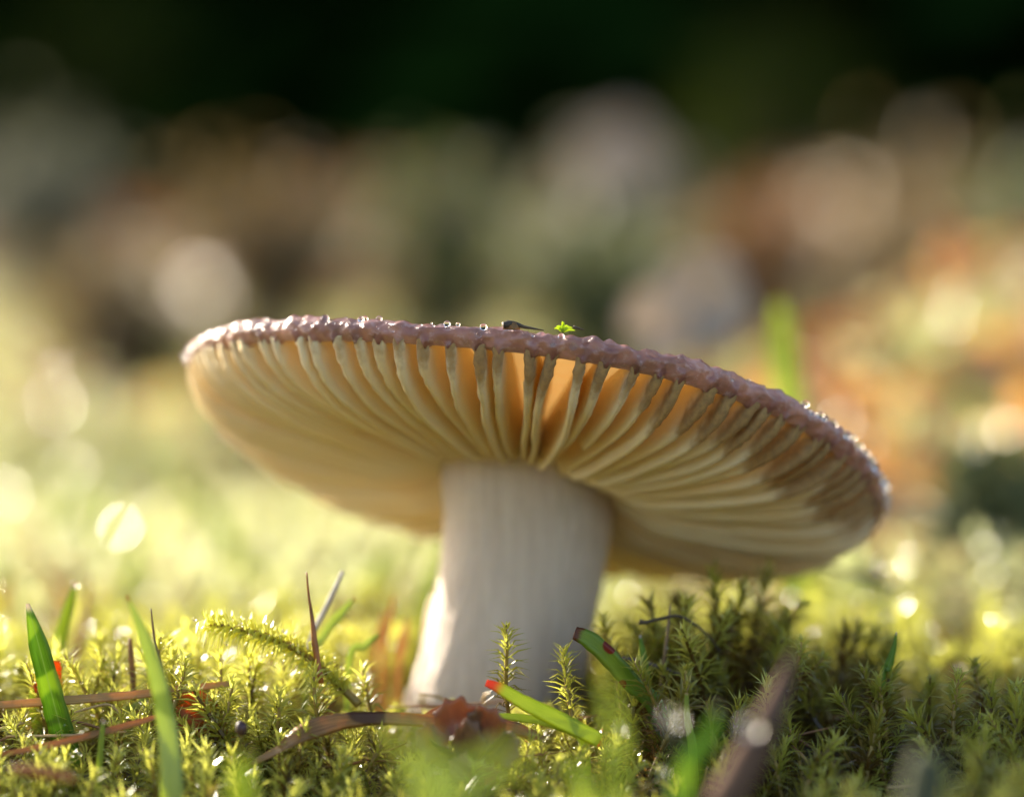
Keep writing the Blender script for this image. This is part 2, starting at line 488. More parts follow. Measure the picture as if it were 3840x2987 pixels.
def build_gills():
    ns = 36
    for k in range(NG):
        g = np.random.default_rng(100 + k)
        r = 0.215 + (0.983 - 0.215) * (1 - (1 - np.linspace(0, 1, ns)) ** 1.7)
        if k % 17 == 4: r = 0.42 + (0.983 - 0.42) * (1 - (1 - np.linspace(0, 1, ns)) ** 1.7)     # a shorter gill
        ph0 = GILL_PHI[k]
        thin = math.exp(-(((ph0 - math.radians(148)) / math.radians(55)) ** 2))
        r = r + 0.008 * thin * ss(r, 0.6, 0.98)
        dep = gill_depth(r - 0.010 * thin) * (0.90 + 0.16 * g.random())
        if k % 17 == 4: dep *= ss(r, 0.42, 0.62) * 0.96 + 0.04
        bend = 0.012 * g.normal() * np.sin(math.pi * (r - 0.2) / 0.8) + 0.006 * g.normal() * np.sin(2.6 * math.pi * r + g.uniform(0, 6))
        # a gill edge waves more than its root
        wave = 0.005 * np.sin(r * 13 + g.uniform(0, 6)) * g.normal() + 0.002 * np.sin(r * 29 + g.uniform(0, 6))
        ragged = np.cumsum(g.normal(size=ns)) * 0.0006
        tip_rag = ss(r, 0.72, 0.9)
        right = 0.5 + 0.5 * math.cos(ph0); front = ss(-math.sin(ph0), -0.1, 0.6)
        spacing = 2 * math.pi * CAP_R * r / NG
        half = np.minimum(0.056, 0.25 * spacing) * (0.9 + 0.25 * g.random())
        half = half * (1 + 0.25 * ss(r, 0.86, 0.97))
        levels = [(0.0, 1.2), (0.15, 0.85), (0.45, 0.85), (0.80, 1.0), (0.95, 0.78), (1.0, 0.0), (0.95, -0.78), (0.80, -1.0), (0.45, -0.85), (0.15, -0.85), (0.0, -1.2)]
        start = 0.87 - 0.10 * right * front + 0.05 * (1 - right) + 0.02 * g.normal()
        V, st, dp = [], [], []
        for i in range(ns):
            for (lv, sd) in levels:
                h = 0.09 - lv * (dep[i] + 0.04)
                rag = (ragged[i] + 0.0022 * g.normal() * lv) * tip_rag[i]
                hd = half[i] * sd / (CAP_R * r[i])
                V.append(cap_pt(r[i], ph0 + bend[i] + wave[i] * lv ** 1.5 / max(r[i], 0.3) * 0.6 + hd + rag, h - 0.012 * g.random() * tip_rag[i] * lv) - MO)
                e = ss(r[i], start - 0.08, start + 0.20)
                st.append(float(e) * (0.30 + 0.90 * lv ** 1.5) * (0.35 + 0.65 * front) * (0.55 + 0.70 * right)); dp.append(lv)
        m = len(levels); F = []
        for i in range(ns - 1):
            for q in range(m):
                F.append((i * m + q, i * m + (q + 1) % m, (i + 1) * m + (q + 1) % m, (i + 1) * m + q))
        F.append(tuple(range(m))); F.append(tuple(range((ns - 1) * m, ns * m)))
        link('gill', mesh('gill', V, F, [M['gill']], True, {'stain': st, 'depth': dp}, None, True), mush)

def build_stem():
    g = np.random.default_rng(5)
    top = CAP_C + EN * 0.12
    ctl = np.array([(at(1830, 2790, 4.8)).tolist() + [1.27], at(1856, 2600, 4.8).tolist() + [1.23], at(1905, 2380, 4.8).tolist() + [1.19], at(1952, 2150, 4.8).tolist() + [1.18],
                    at(1978, 1980, 4.8).tolist() + [1.20], at(1985, 1860, 4.8).tolist() + [1.24], (at(1990, 1780, 4.85)).tolist() + [1.30], top.tolist() + [1.32]])
    n, sd = 60, 140
    P = spline(ctl, n)
    th = np.linspace(0, 2 * math.pi, sd, endpoint=False)
    def az(seed, lo, hi):
        q = np.random.default_rng(seed); a = q.normal(size=sd); f = np.fft.rfft(a); fr = np.arange(len(f))
        f *= (fr >= lo) * (fr <= hi); r = np.fft.irfft(f, sd); return r / (np.abs(r).max() + 1e-9)
    base, fib = az(1, 2, 5), az(2, 12, 60)
    fib2 = az(3, 20, 65)
    V = []
    for i in range(n):
        t = i / (n - 1)
        r = P[i, 3] * (1 + 0.02 * base) + 0.008 * (fib * (1 - t) + fib2 * t) + 0.006 * g.normal(size=sd)
        # the axis leans, rings turn towards the cap's plane at the top
        wt = ss(t, 0.75, 1.0)
        ax = (1 - wt) * np.array([1, 0, 0]) + wt * E1; ay = (1 - wt) * np.array([0, 1, 0]) + wt * E2
        V.append(P[i, :3] + (r * np.cos(th))[:, None] * ax + (r * np.sin(th))[:, None] * ay)
    V = np.vstack(V) - MO
    F = []
    for i in range(n - 1):
        for q in range(sd):
            F.append((i * sd + q, i * sd + (q + 1) % sd, (i + 1) * sd + (q + 1) % sd, (i + 1) * sd + q))
    F.append(tuple(range(sd))); F.append(tuple(range((n - 1) * sd, n * sd)))
    s = link('stem', mesh('stem', V, F, [M['stem']], True, None, None, True), mush)
    # loose fibres split off the lit side
    for k in range(9):
        a = math.radians(168 + g.uniform(-30, 34)); z0 = g.uniform(-0.5, 1.0); ln = g.uniform(0.5, 1.0)
        pts = []
        for q in np.linspace(0, 1, 5):
            z = z0 + ln * q
            i = int(np.argmin(np.abs(P[:, 2] - z)))
            rr = P[i, 3] + 0.012 + 0.035 * math.sin(math.pi * q) * g.uniform(0.5, 1.3)
            pts.append(P[i, :3] * [1, 1, 0] + [0, 0, z] + rr * np.array([math.cos(a + 0.03 * q), math.sin(a + 0.03 * q), 0]) - MO)
        v, f = tube(pts, [0.006, 0.018, 0.022, 0.018, 0.004], 10, 5)
        link('fibre', mesh('fibre', v, f, [M['stem']], True, None, None, True), s)
build_cap(); build_gills(); build_stem()

# dew on the cap's margin: every drop a thing of its own
ICO_V, ICO_F = ico(3)
drop_me = mesh('dew_drop', ICO_V * [1, 1, 0.92], ICO_F, [M['dew']])
def drop(p, r, label, group=None, me=drop_me, squash=1.0):
    o = link('dew_drop', me, None, tuple(p)); o.scale = (r, r, r * squash)
    return tag(o, label, 'dew drop', group)
def cap_drops():
    g = np.random.default_rng(12)
    for k in range(250):
        clus = g.random()
        ph = math.radians(g.uniform(-178, -2)) if clus < 0.62 else math.radians(g.uniform(-48, 6))
        e = g.random()
        r = 0.014 + 0.042 * g.random() ** 2.6
        h = 0.19 - 0.21 * e * (1 if clus < 0.62 else 0.55)
        rho = 0.998 - 0.030 * ss(h, 0.06, 0.20) + 0.002
        drop(cap_pt(rho + 0.55 * r / CAP_R, ph, h + (0.5 * r - 0.012 if h > 0.1 else 0)), r, 'clear dew drop clinging to the purple brown rim of the mushroom cap', 'dew drops on the cap rim')
    for k in range(16):
        q = int(g.integers(0, NG)); ph = GILL_PHI[q]
        if math.sin(ph) > -0.25: continue
        r = g.uniform(0.86, 0.95)
        drop(cap_pt(r, ph + 0.012, 0.02 - 0.55 * gill_depth(np.array(r))), g.uniform(0.016, 0.03),
             'tiny dew drop hanging on the brown outer end of a gill', 'dew drops on the gill ends')
cap_drops()

# ------------------------------------------------------------------ moss
def moss_variant(seed, H=1.3, levels=15, per=4, leaf=0.25, width=0.055, lean=0.25, spread=1.0, lod=0):
    """one shoot growing up +z: stem tube and its pointed leaves, (V, F) triangles, with 'up' 0..1"""
    g = np.random.default_rng(seed)
    a = g.uniform(0, 6.28)
    k = np.linspace(0, 1, 5)
    pts = np.c_[lean * H * k ** 2 * math.cos(a) + 0.04 * np.sin(5 * k + a), lean * H * k ** 2 * math.sin(a) + 0.04 * np.cos(4 * k), H * k]
    C = spline(pts, 24); T = frames(C)
    sv, sf = tube(pts, [0.032, 0.030, 0.027, 0.022, 0.008], 7 if not lod else 4, 5 if not lod else 3)
    V, F, U = [], [], []
    for i in range(levels):
        t = 0.10 + 0.90 * (i + 0.5) / levels
        for j in range(per):
            tt = np.clip(t + g.uniform(-0.5, 0.5) / levels, 0, 1)
            c = C[int(tt * 23)]; tn = T[int(tt * 23)]
            th = 2.4 * (i * per + j) + g.uniform(-0.4, 0.4)
            x = np.cross(tn, [0.3, 1, 0.1]); x /= np.linalg.norm(x); y = np.cross(tn, x)
            o = math.cos(th) * x + math.sin(th) * y
            side = np.cross(tn, o)
            L = leaf * g.uniform(0.7, 1.15) * (0.75 + 0.35 * math.sin(math.pi * min(1, tt * 1.1))) * (0.62 if tt > 0.93 else 1)
            el = (0.45 + 0.75 * tt ** 3) + g.uniform(-0.25, 0.25)            # rise angle, steeper at the tip
            d1 = o * math.cos(el) * spread + tn * math.sin(el)
            el2 = el - g.uniform(0.3, 1.1) * (1 - 0.6 * tt ** 4)             # then it bends over
            d2 = o * math.cos(el2) * spread + tn * math.sin(el2)
            w = width * g.uniform(0.8, 1.2)
            b = c + o * 0.015
            m = b + d1 * L * 0.45
            keel = np.cross(d1, side); keel /= np.linalg.norm(keel) + 1e-9
            tip = m + d2 * L * 0.6
            n0 = len(V)
            if lod:
                V += [b, m - side * w * 0.6, m + side * w * 0.6, tip]
                F += [(n0, n0 + 1, n0 + 2), (n0 + 1, n0 + 3, n0 + 2)]
                U += [tt] * 4
            else:
                V += [b - side * w * 0.45, b + side * w * 0.45, m - side * w * 0.5, m + keel * w * 0.35, m + side * w * 0.5, tip]
                F += [(n0, n0 + 2, n0 + 3), (n0, n0 + 3, n0 + 1), (n0 + 1, n0 + 3, n0 + 4), (n0 + 2, n0 + 5, n0 + 3), (n0 + 3, n0 + 5, n0 + 4)]
                U += [tt] * 6
    tris = []
    for f in sf:
        for q in range(1, len(f) - 1): tris.append((f[0], f[q], f[q + 1]))
    return dict(sv=sv, sf=np.array(tris), lv=np.array(V), lf=np.array(F), up=np.array(U), C=C)

VAR = [moss_variant(200 + k, H=1.35, levels=int(13 + k % 4), per=6, leaf=0.30 + 0.04 * (k % 3), width=0.034, lean=0.12 + 0.08 * (k % 4), spread=1.0) for k in range(9)]
FARV = [moss_variant(300 + k, H=1.4, levels=6, per=3, leaf=0.36, width=0.13, lean=0.3, lod=1) for k in range(6)]
VMESH = []
for k, v in enumerate(VAR):
    sm = mesh('moss_stem', v['sv'], v['sf'], [M['moss_stem']])
    lm = mesh('moss_leaves', v['lv'], v['lf'], [M['moss']], False, {'up': v['up'], 'shade': np.full(len(v['up']), 0.5)})
    ld = mesh('moss_leaves', v['lv'], v['lf'], [M['moss']], False, {'up': v['up'], 'shade': np.full(len(v['up']), 0.06)})   # same leaves with the cap's shadow painted into their colour
    VMESH.append((sm, lm, ld))

def place(var, x, y, z, rz, tilt, ta, sc):
    R = np.array(Matrix.Rotation(rz, 3, 'Z') )
    T = np.array(Matrix.Rotation(tilt, 3, Vector((math.cos(ta), math.sin(ta), 0))))
    return (T @ R) * sc, np.array([x, y, z])

def in_stem(x, y):
    return (x + 0.32) ** 2 + (y - 4.8) ** 2 < 1.28 ** 2

def moss_field(name, label, variants, pts, mat, cat='moss', base=0.5):
    """the carpet nobody could count: all shoots of an area in one object"""
    Vs, Fs, Us, Ss, off = [], [], [], [], 0
    for (x, y, z, rz, ti, ta, sc, sh, vi) in pts:
        v = variants[vi]
        A, b = place(None, x, y, z, rz, ti, ta, sc)
        for vv, ff, up in ((v['lv'], v['lf'], v['up']), (v['sv'], v['sf'], np.zeros(len(v['sv'])))):
            Vs.append(vv @ A.T + b); Fs.append(ff + off); Us.append(up); Ss.append(np.full(len(vv), sh)); off += len(vv)
    me = mesh(name, np.vstack(Vs), np.vstack(Fs), [mat], False, {'up': np.concatenate(Us), 'shade': np.concatenate(Ss)})
    return tag(link(name, me), label, cat, None, 'stuff')

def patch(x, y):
    return 0.5 - 0.48 * ss(x, 1.0, 2.6) * (1 - ss(y, 4.0, 8.0)) + 0.28 * np.sin(0.8 * x + 0.6 * y + 1) * np.cos(0.5 * x - 0.9 * y) + 0.15 * np.sin(2.3 * x + 1.9 * y)  # cap shadow is painted into the moss tone, besides its natural drift

def fit_height(x, y, z, sc):
    """moss stays below the things that lie on it at the lip of the carpet"""
    if -3.5 < y < 0.0 and x < 1.6: return max(0.35, min(sc, (-0.02 + 0.25 * (y + 0.5) - z) / 1.38))
    if 0.0 <= y < 4.9 and -2.7 < x < 1.5: return max(0.4, min(sc, (-0.10 + 0.22 * rng.random() - z) / 1.38))
    if 0.0 <= y < 0.6 and x < -3.2: return max(0.35, min(sc, (0.28 - z) / 1.38))
    return sc

def scatter(n, y0, y1, nvar, grow=1.0, margin=1.15, p=1.0, hmin=0.55, hmax=1.1):
    out = []
    while len(out) < n:
        y = y0 + (y1 - y0) * rng.random() ** p
        hw = FRAME_W / 2 * (DIST + y) / DIST * margin + 1.5
        x = rng.uniform(-hw, hw)
        if in_stem(x, y): continue
        sc = rng.uniform(hmin, hmax) * grow
        sc = fit_height(x, y, float(ground_z(x, y)), sc)
        dead = rng.random() < 0.13
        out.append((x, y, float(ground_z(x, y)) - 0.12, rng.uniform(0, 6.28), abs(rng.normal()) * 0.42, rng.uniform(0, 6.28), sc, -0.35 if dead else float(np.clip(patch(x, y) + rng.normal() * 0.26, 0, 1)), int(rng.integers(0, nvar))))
    return out

near_pts = scatter(1700, -9, 16, len(VAR), 1.0, 1.15, 1.0, 0.5, 1.45)
moss_field('moss', 'dense carpet of feathery yellow green moss around the mushroom', VAR, near_pts, M['moss'])
low = scatter(420, -17, -8, len(VAR), 1.0, 1.0, 1.0, 0.6, 1.2)
moss_field('moss', 'low moss carpet in front of the brown ribbon leaf', VAR, low, M['moss'])
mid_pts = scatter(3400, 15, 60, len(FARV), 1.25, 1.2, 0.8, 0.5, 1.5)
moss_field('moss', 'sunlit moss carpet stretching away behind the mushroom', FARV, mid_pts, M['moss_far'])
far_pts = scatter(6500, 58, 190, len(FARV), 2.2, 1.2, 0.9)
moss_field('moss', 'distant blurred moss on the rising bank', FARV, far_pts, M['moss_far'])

# moss shoots one can count: a stem and its leaves each
def moss_shoot(vi, loc, rz, tilt, ta, sc, label, group, old=False):  # old picks the leaf copy coloured for the cap's shade
    A, b = place(None, *loc, rz, tilt, ta, sc)
    o = empty('moss_shoot'); o.matrix_world = Matrix(((*A[0], b[0]), (*A[1], b[1]), (*A[2], b[2]), (0, 0, 0, 1)))
    tag(o, label, 'moss shoot', group)
    s = link('stem', VMESH[vi][0], o); l = link('leaves', VMESH[vi][2 if old else 1], o); l['kind'] = 'stuff'
    return o

def shoot_at(tip, base, y, label, fat=1.0, seed=0, tall=1.0):
    """a shoot from base pixel to tip pixel at depth y, with its own leaves"""
    b, t = at(*base, y), at(*tip, y)
    g = np.random.default_rng(seed + 900)
    d = t - b; L = np.linalg.norm(d)
    v = moss_variant(seed + 500, H=L, levels=max(9, int(L * 14)), per=4, leaf=0.32 * fat, width=0.042, lean=0.0)
    d = d / L + np.array([0, g.uniform(-0.1, 0.1), 0])
    q = Vector(d).to_track_quat('Z', 'Y')
    o = empty('moss_shoot', b); o.rotation_mode = 'QUATERNION'; o.rotation_quaternion = q
    tag(o, label, 'moss shoot')
    link('stem', mesh('moss_stem', v['sv'], v['sf'], [M['moss_stem']]), o)
    l = link('leaves', mesh('moss_leaves', v['lv'], v['lf'], [M['moss']], False, {'up': v['up'], 'shade': np.full(len(v['up']), 0.6 if base[0] < 2200 else 0.18)}), o)  # right of the stem the shade is put into the leaf tone
    l['kind'] = 'stuff'
    return o

heroes = [
    ((1893, 2335), (1910, 2700), 0.6, 'tall thin yellow moss shoot standing in front of the stem with spiky sparse leaves'),
    ((2118, 2425), (2150, 2760), 0.5, 'moss shoot with green tip beside the stem, behind the red spotted grass blade'),
    ((2265, 2300), (2330, 2560), 2.0, 'slender moss shoot leaning against the shaded edge of the stem'),
    ((2935, 2290), (2800, 2520), 3.0, 'moss shoot leaning out of the top of the shaded moss hummock'),
    ((3000, 2390), (2955, 2640), 1.0, 'dark moss shoot rising beside the pinkish brown stalk'),
    ((3090, 2450), (2960, 2600), 1.2, 'bent moss shoot arching away from the pinkish brown stalk'),
    ((3250, 2500), (3290, 2760), 0.8, 'shaded moss shoot under the small dark leaf spike'),
    ((3305, 2530), (3320, 2780), 0.6, 'thick moss shoot carrying the small dark leaf spike'),
    ((3585, 2520), (3580, 2800), 0.2, 'lone dark moss shoot with fine hairs in the cap shadow'),
    ((3665, 2470), (3700, 2760), 1.2, 'tallest moss shoot at the edge of the cap shadow'),
    ((3800, 2560), (3800, 2790), 0.8, 'moss shoot with sunlit yellow leaves at its foot, at the shadow edge'),
    ((690, 2460), (650, 2700), 0.4, 'moss shoot with dew frosted tip beside the pale blurred grass blade'),
    ((815, 2440), (815, 2760), 0.8, 'bright dewy moss shoot below the feathery arching shoot'),
    ((940, 2450), (950, 2680), 1.2, 'short dewy moss shoot hidden under the arching shoot'),
    ((865, 2550), (835, 2760), 0.2, 'spiky moss shoot above the orange leaf scraps'),
    ((1038, 2580), (1040, 2880), 0.2, 'straight moss shoot with yellow stem standing before the arching shoot'),
    ((1187, 2490), (1180, 2800), 0.3, 'moss shoot with dark needle at its tip below the russet stalk'),
    ((1368, 2500), (1390, 2720), 1.2, 'moss shoot with dark green tip between russet stalk and mushroom stem'),
    ((1140, 2710), (1120, 2890), -0.4, 'moss shoot poking up across the brown ribbon leaf'),
    ((1420, 2740), (1400, 2900), -0.5, 'moss shoot peeping out below the brown ribbon leaf'),
    ((2560, 2215), (2610, 2620), 4.0, 'old brown tipped moss shoot crowning the shaded moss hummock'),
    ((2700, 2300), (2720, 2600), 4.5, 'moss shoot behind the crossing twigs on the hummock'),
]
for k, (tp, bs, y, lb) in enumerate(heroes):
    shoot_at(tp, bs, y, lb, 1.0, k)

def feathery():
    """the long arching shoot lying on the carpet"""
    pts = np.array([at(1345, 2640, 1.0), at(1250, 2545, 1.1), at(1120, 2440, 1.0), at(950, 2370, 0.9), at(762, 2335, 0.8)])
    C = spline(pts, 60); T = frames(C)
    sv, sf = tube(pts, [0.06, 0.055, 0.05, 0.045, 0.02], 24, 7)
    g = np.random.default_rng(77)
    V, F, U = [], [], []
    for i in range(190):
        t = 0.12 + 0.88 * i / 189
        c = C[int(t * 59)]; tn = T[int(t * 59)]
        th = i * 2.39996 + g.uniform(-0.3, 0.3)
        x = np.cross(tn, [0.1, 1, 0.1]); x /= np.linalg.norm(x); y = np.cross(tn, x)
        o = math.cos(th) * x + math.sin(th) * y; side = np.cross(tn, o)
        L = 0.36 * g.uniform(0.7, 1.15); w = 0.085 * g.uniform(0.8, 1.2)
        b = c + o * 0.03; d1 = o * 0.8 + tn * 0.5; d2 = o * 0.9 - np.array([0, 0, 0.45]) + tn * 0.2
        m = b + d1 * L * 0.45; tip = m + d2 * L * 0.6
        keel = np.cross(d1, side); n0 = len(V)
        V += [b - side * w * 0.45, b + side * w * 0.45, m - side * w * 0.5, m + keel * w * 0.35, m + side * w * 0.5, tip]
        F += [(n0, n0 + 2, n0 + 3), (n0, n0 + 3, n0 + 1), (n0 + 1, n0 + 3, n0 + 4), (n0 + 2, n0 + 5, n0 + 3), (n0 + 3, n0 + 5, n0 + 4)]
        U += [0.75 + 0.25 * t] * 6
    o = tag(empty('moss_shoot', pts[0]), 'long feathery moss shoot arching sideways over the carpet, studded with dew', 'moss shoot')
    link('stem', mesh('moss_stem', sv - pts[0], sf, [M['moss_stem']]), o)
    l = link('leaves', mesh('moss_leaves', np.array(V) - pts[0], np.array(F), [M['moss']], False, {'up': U, 'shade': np.full(len(U), 0.95)}), o); l['kind'] = 'stuff'
    return C
FEATHER = feathery()

for k in range(230):
    while True:
        y = rng.uniform(-2.2, 3.2); x = rng.uniform(-7.2, 7.2)
        if not in_stem(x, y): break
    side_lit = x < 1.0
    sc = fit_height(x, y, float(ground_z(x, y)), rng.uniform(0.75, 1.35))
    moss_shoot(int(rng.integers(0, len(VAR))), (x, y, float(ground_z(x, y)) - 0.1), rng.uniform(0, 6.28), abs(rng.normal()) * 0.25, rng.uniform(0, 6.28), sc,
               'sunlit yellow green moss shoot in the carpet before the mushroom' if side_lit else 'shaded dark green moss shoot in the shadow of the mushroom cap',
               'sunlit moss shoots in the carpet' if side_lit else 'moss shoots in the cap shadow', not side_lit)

# fine dew over the moss: too small and too many to count
def dew_field():
    V1, F1 = ico(1)
    Vs, Fs, off = [], [], 0
    def add(p, r):
        nonlocal off
        Vs.append(V1 * r + p); Fs.append(F1 + off); off += len(V1)
    for (x, y, z, rz, ti, ta, sc, sh, vi) in near_pts:
        v = VAR[vi]; A, b = place(None, x, y, z, rz, ti, ta, sc)
        for q in range(9 if x < 1.5 else 4):
            n = int(rng.integers(len(v['lv']) // 2, len(v['lv'])))
            add(A @ v['lv'][n] + b, rng.uniform(0.010, 0.032))
    for c in FEATHER[8::1]:
        for q in range(2):
            add(c + rng.normal(size=3) * [0.10, 0.08, 0.10] + [0, 0, -0.02], rng.uniform(0.015, 0.035))
    for (x, y, z, rz, ti, ta, sc, sh, vi) in mid_pts:
        v = FARV[vi]; A, b = place(None, x, y, z, rz, ti, ta, sc)
        add(A @ v['lv'][-1] + b, rng.uniform(0.025, 0.075))
    o = link('dew', mesh('dew', np.vstack(Vs), np.vstack(Fs), [M['dew_soft']]))
    tag(o, 'fine beads of dew sparkling all over the moss carpet', 'dew', None, 'stuff')
dew_field()

# ------------------------------------------------------------------ grass, stalks, leaves
GREEN = mat_blade('grass_deep_green', (0.10, 0.20, 0.015), (0.22, 0.38, 0.03), (0.30, 0.42, 0.14), (0.55, 0.5, 0.5), 0.05, ((0.32, 0.46, 0.05), 1.3, 0.54))
PALE = mat_blade('grass_pale_green', (0.34, 0.44, 0.10), (0.50, 0.58, 0.18), None, (0.30, 0.10, 0.03), 0.03, ((0.28, 0.36, 0.06), 1.2, 0.55))
LIME = mat_blade('moss_scrap_leaf', (0.45, 0.60, 0.05), (0.60, 0.72, 0.10), None, None, 0, None, 0.6)
MIDG = mat_blade('grass_mid_green', (0.24, 0.32, 0.035), (0.38, 0.47, 0.08), None, (0.45, 0.30, 0.12), 0.03)
REDSPOT = mat_blade('grass_red_tipped', (0.36, 0.46, 0.03), (0.50, 0.58, 0.06), None, (0.52, 0.10, 0.03), 0.24, ((0.45, 0.05, 0.01), 2.4, 0.66))
BLOTCH = mat_blade('grass_blotched', (0.13, 0.22, 0.02), (0.24, 0.35, 0.04), None, (0.16, 0.055, 0.02), 0.10, ((0.24, 0.03, 0.012), 2.7, 0.66))
STRAW = mat_blade('straw', (0.36, 0.21, 0.075), (0.68, 0.47, 0.20), None, None, 0, None, 0.45, 0.3, (1.1, 0.9, 0.6))
RUSSET = mat_blade('russet_leaf', (0.16, 0.08, 0.028), (0.58, 0.33, 0.11), None, None, 0, ((0.12, 0.05, 0.02), 1.2, 0.60), 0.45, 0.28, (1.15, 0.9, 0.5))
DARKT = mat_plain('dark_twig', (0.07, 0.045, 0.025), 0.6, 0.5, 6)
PINKST = mat_plain('pinkish_stalk', (0.115, 0.068, 0.046), 0.9, 0.45, 1.5, 0.1)
GREYST = mat_plain('grey_stub', (0.085, 0.09, 0.055), 0.9, 0.35, 1.5, 0.1)
ORANGE = mat_leaf('orange_leaf', (0.48, 0.16, 0.03), (0.62, 0.28, 0.06), 0.5, 0.35, 2.0, (1.3, 0.8, 0.4))
GOLD = mat_leaf('golden_leaf', (0.76, 0.50, 0.18), (0.86, 0.66, 0.28), 0.5, 0.35, 0.5, (1.05, 1.0, 0.8))
BROWNL = mat_leaf('brown_leaf', (0.20, 0.10, 0.05), (0.42, 0.23, 0.115), 0.4, 0.35, 1.6, (1.3, 0.95, 0.5))
TAN = mat_leaf('tan_leaf', (0.40, 0.26, 0.12), (0.60, 0.44, 0.24), 0.4, 0.4, 0.4, (1.2, 0.95, 0.6))
PALEL = mat_leaf('bleached_leaf', (0.36, 0.31, 0.26), (0.50, 0.44, 0.38), 0.35, 0.5, 0.3, (1.0, 0.95, 0.9))

def grass(pix, w, mat, label, group=None, name='grass_blade', cat='grass blade', drop_to_soil=True, **kw):
    """pix: (u, v, depth) from tip to base; w: widths in photograph pixels"""
    P = np.array([at(*p) for p in pix]); W = np.array(w) * PX * (DIST + P[:, 1]) / DIST
    if drop_to_soil:
        e = P[-1] + (P[-1] - P[-2]) * 0.15
        g = float(ground_z(e[0], e[1])) - 0.25
        if e[2] > g: P = np.vstack([P, [e[0], e[1], g]]); W = np.r_[W, W[-1] * 0.9]
    V, F, A = blade(P, W, **kw)
    o = link(name, mesh(name, V - P[-1], F, [mat], True, A, None, True), None, P[-1])
    return tag(o, label, cat, group)

def stalk(pix, w, mat, label, group=None, name='twig', cat='twig', sides=7, n=18, wob=0.04):
    P = np.array([at(*p) for p in pix]); r = np.array(w) * 0.5 * PX * (DIST + P[:, 1]) / DIST
    V, F = tube(P, r, n, sides, wob)
    o = link(name, mesh(name, V - P[-1], F, [mat], True, None, None, True), None, P[-1])
    return tag(o, label, cat, group)

grass([(103, 2262, 0), (145, 2420, 0), (205, 2650, 0.1), (255, 2850, 0.2)], [14, 72, 92, 98], GREEN, 'broad deep green grass blade with pale midrib standing in the moss', fold=0.35)
grass([(475, 2232, -1.6), (545, 2400, -1.7), (612, 2640, -1.8), (645, 2950, -2.0)], [8, 48, 74, 84], PALE, 'pale translucent blurred grass blade rising past the straw stalks', fold=0.2)
grass([(284, 2188, 3.2), (262, 2260, 3.2), (215, 2440, 3.3), (190, 2560, 3.3)], [14, 36, 55, 50], MIDG, 'bright green blade with dew at its tip behind the broad deep green blade', fold=0.3)
grass([(387, 2700, -0.8), (378, 2800, -0.8), (366, 2990, -0.8)], [16, 24, 28], MIDG, 'short thin grass blade tipped with a dew drop', fold=0.3)
grass([(118, 2570, 1.0), (125, 2660, 1.0), (150, 2790, 1.0)], [14, 30, 40], MIDG, 'small green blade half hidden behind the broad deep green blade', fold=0.3)
grass([(570, 2600, 1.2), (520, 2640, 1.2), (465, 2695, 1.2)], [16, 30, 26], PALE, 'short wet grass blade lying under the bent straw', fold=0.3)
grass([(1822, 2558, -0.3), (1880, 2582, -0.3), (1960, 2630, -0.35), (2100, 2700, -0.4), (2250, 2775, -0.4)], [26, 44, 58, 66, 56], REDSPOT, 'yellow green grass blade with red tip and red spots before the stem', fold=0.15, drop_to_soil=False)
grass([(1805, 2678, -0.1), (1950, 2690, -0.1), (2080, 2715, -0.1), (2190, 2790, 0)], [14, 30, 36, 30], MIDG, 'narrow green grass blade lying under the red tipped blade', fold=0.2)
grass([(2155, 2372, 0.2), (2205, 2395, 0.25), (2270, 2450, 0.3), (2370, 2560, 0.5), (2470, 2680, 0.6)], [50, 66, 74, 74, 66], BLOTCH, 'stout green grass blade with withered brown tip and dark red blotches', fold=0.2)
grass([(2574, 2596, -0.4), (2578, 2690, -0.4), (2600, 2850, -0.4)], [14, 24, 38], MIDG, 'little green spike with reddish tip in the cap shadow', fold=0.3)
grass([(2400, 2380, 1.2), (2412, 2460, 1.2), (2430, 2600, 1.2)], [8, 26, 34], GREEN, 'thin dark grass blade behind the blotched blade', fold=0.3)
grass([(3362, 2368, 0.9), (3352, 2430, 0.9), (3330, 2500, 0.9), (3310, 2560, 0.9)], [5, 20, 34, 20], GREEN, 'small dark curved leaf spike sprouting from the shaded moss', fold=0.3)
# blurred blades close to the lens
grass([(2262, 2500, -10), (2290, 2650, -10), (2325, 2800, -10), (2300, 3000, -10)], [8, 36, 54, 64], PALE, 'blurred pale blade rising in front of the red tipped blade', fold=0.2)
grass([(1985, 2800, -13), (1870, 2855, -13), (1720, 2940, -13.2), (1600, 3050, -13.4)], [20, 70, 90, 90], PALE, 'blurred broad pale blade slanting in front of the crumpled brown leaf', fold=0.15)
grass([(1490, 2730, -13), (1560, 2810, -13), (1630, 2900, -13), (1680, 3040, -13)], [40, 80, 90, 90], PALE, 'blurred yellow green blade in front of the brown ribbon leaf', fold=0.2)
grass([(905, 2830, -8), (905, 2900, -8), (910, 3050, -8)], [60, 90, 95], MIDG, 'blurred stubby green blade in front of the sunlit moss', fold=0.2)
grass([(2690, 2650, -7), (2660, 2760, -7), (2560, 2980, -7)], [16, 60, 80], GREEN, 'blurred green blade leaning in the shade before the hummock', fold=0.2)
grass([(2120, 2830, -7.5), (2170, 2900, -7.5), (2190, 3020, -7.5)], [30, 62, 70], PALE, 'blurred yellowish blade below the red tipped blade', fold=0.2)
stalk([(2975, 2440, -6), (2935, 2560, -6.2), (2850, 2760, -6.6), (2690, 3060, -7)], [20, 70, 125, 150], PINKST, 'blurred pinkish brown stalk leaning in the shaded foreground moss', None, 'dry_stalk', 'stalk')
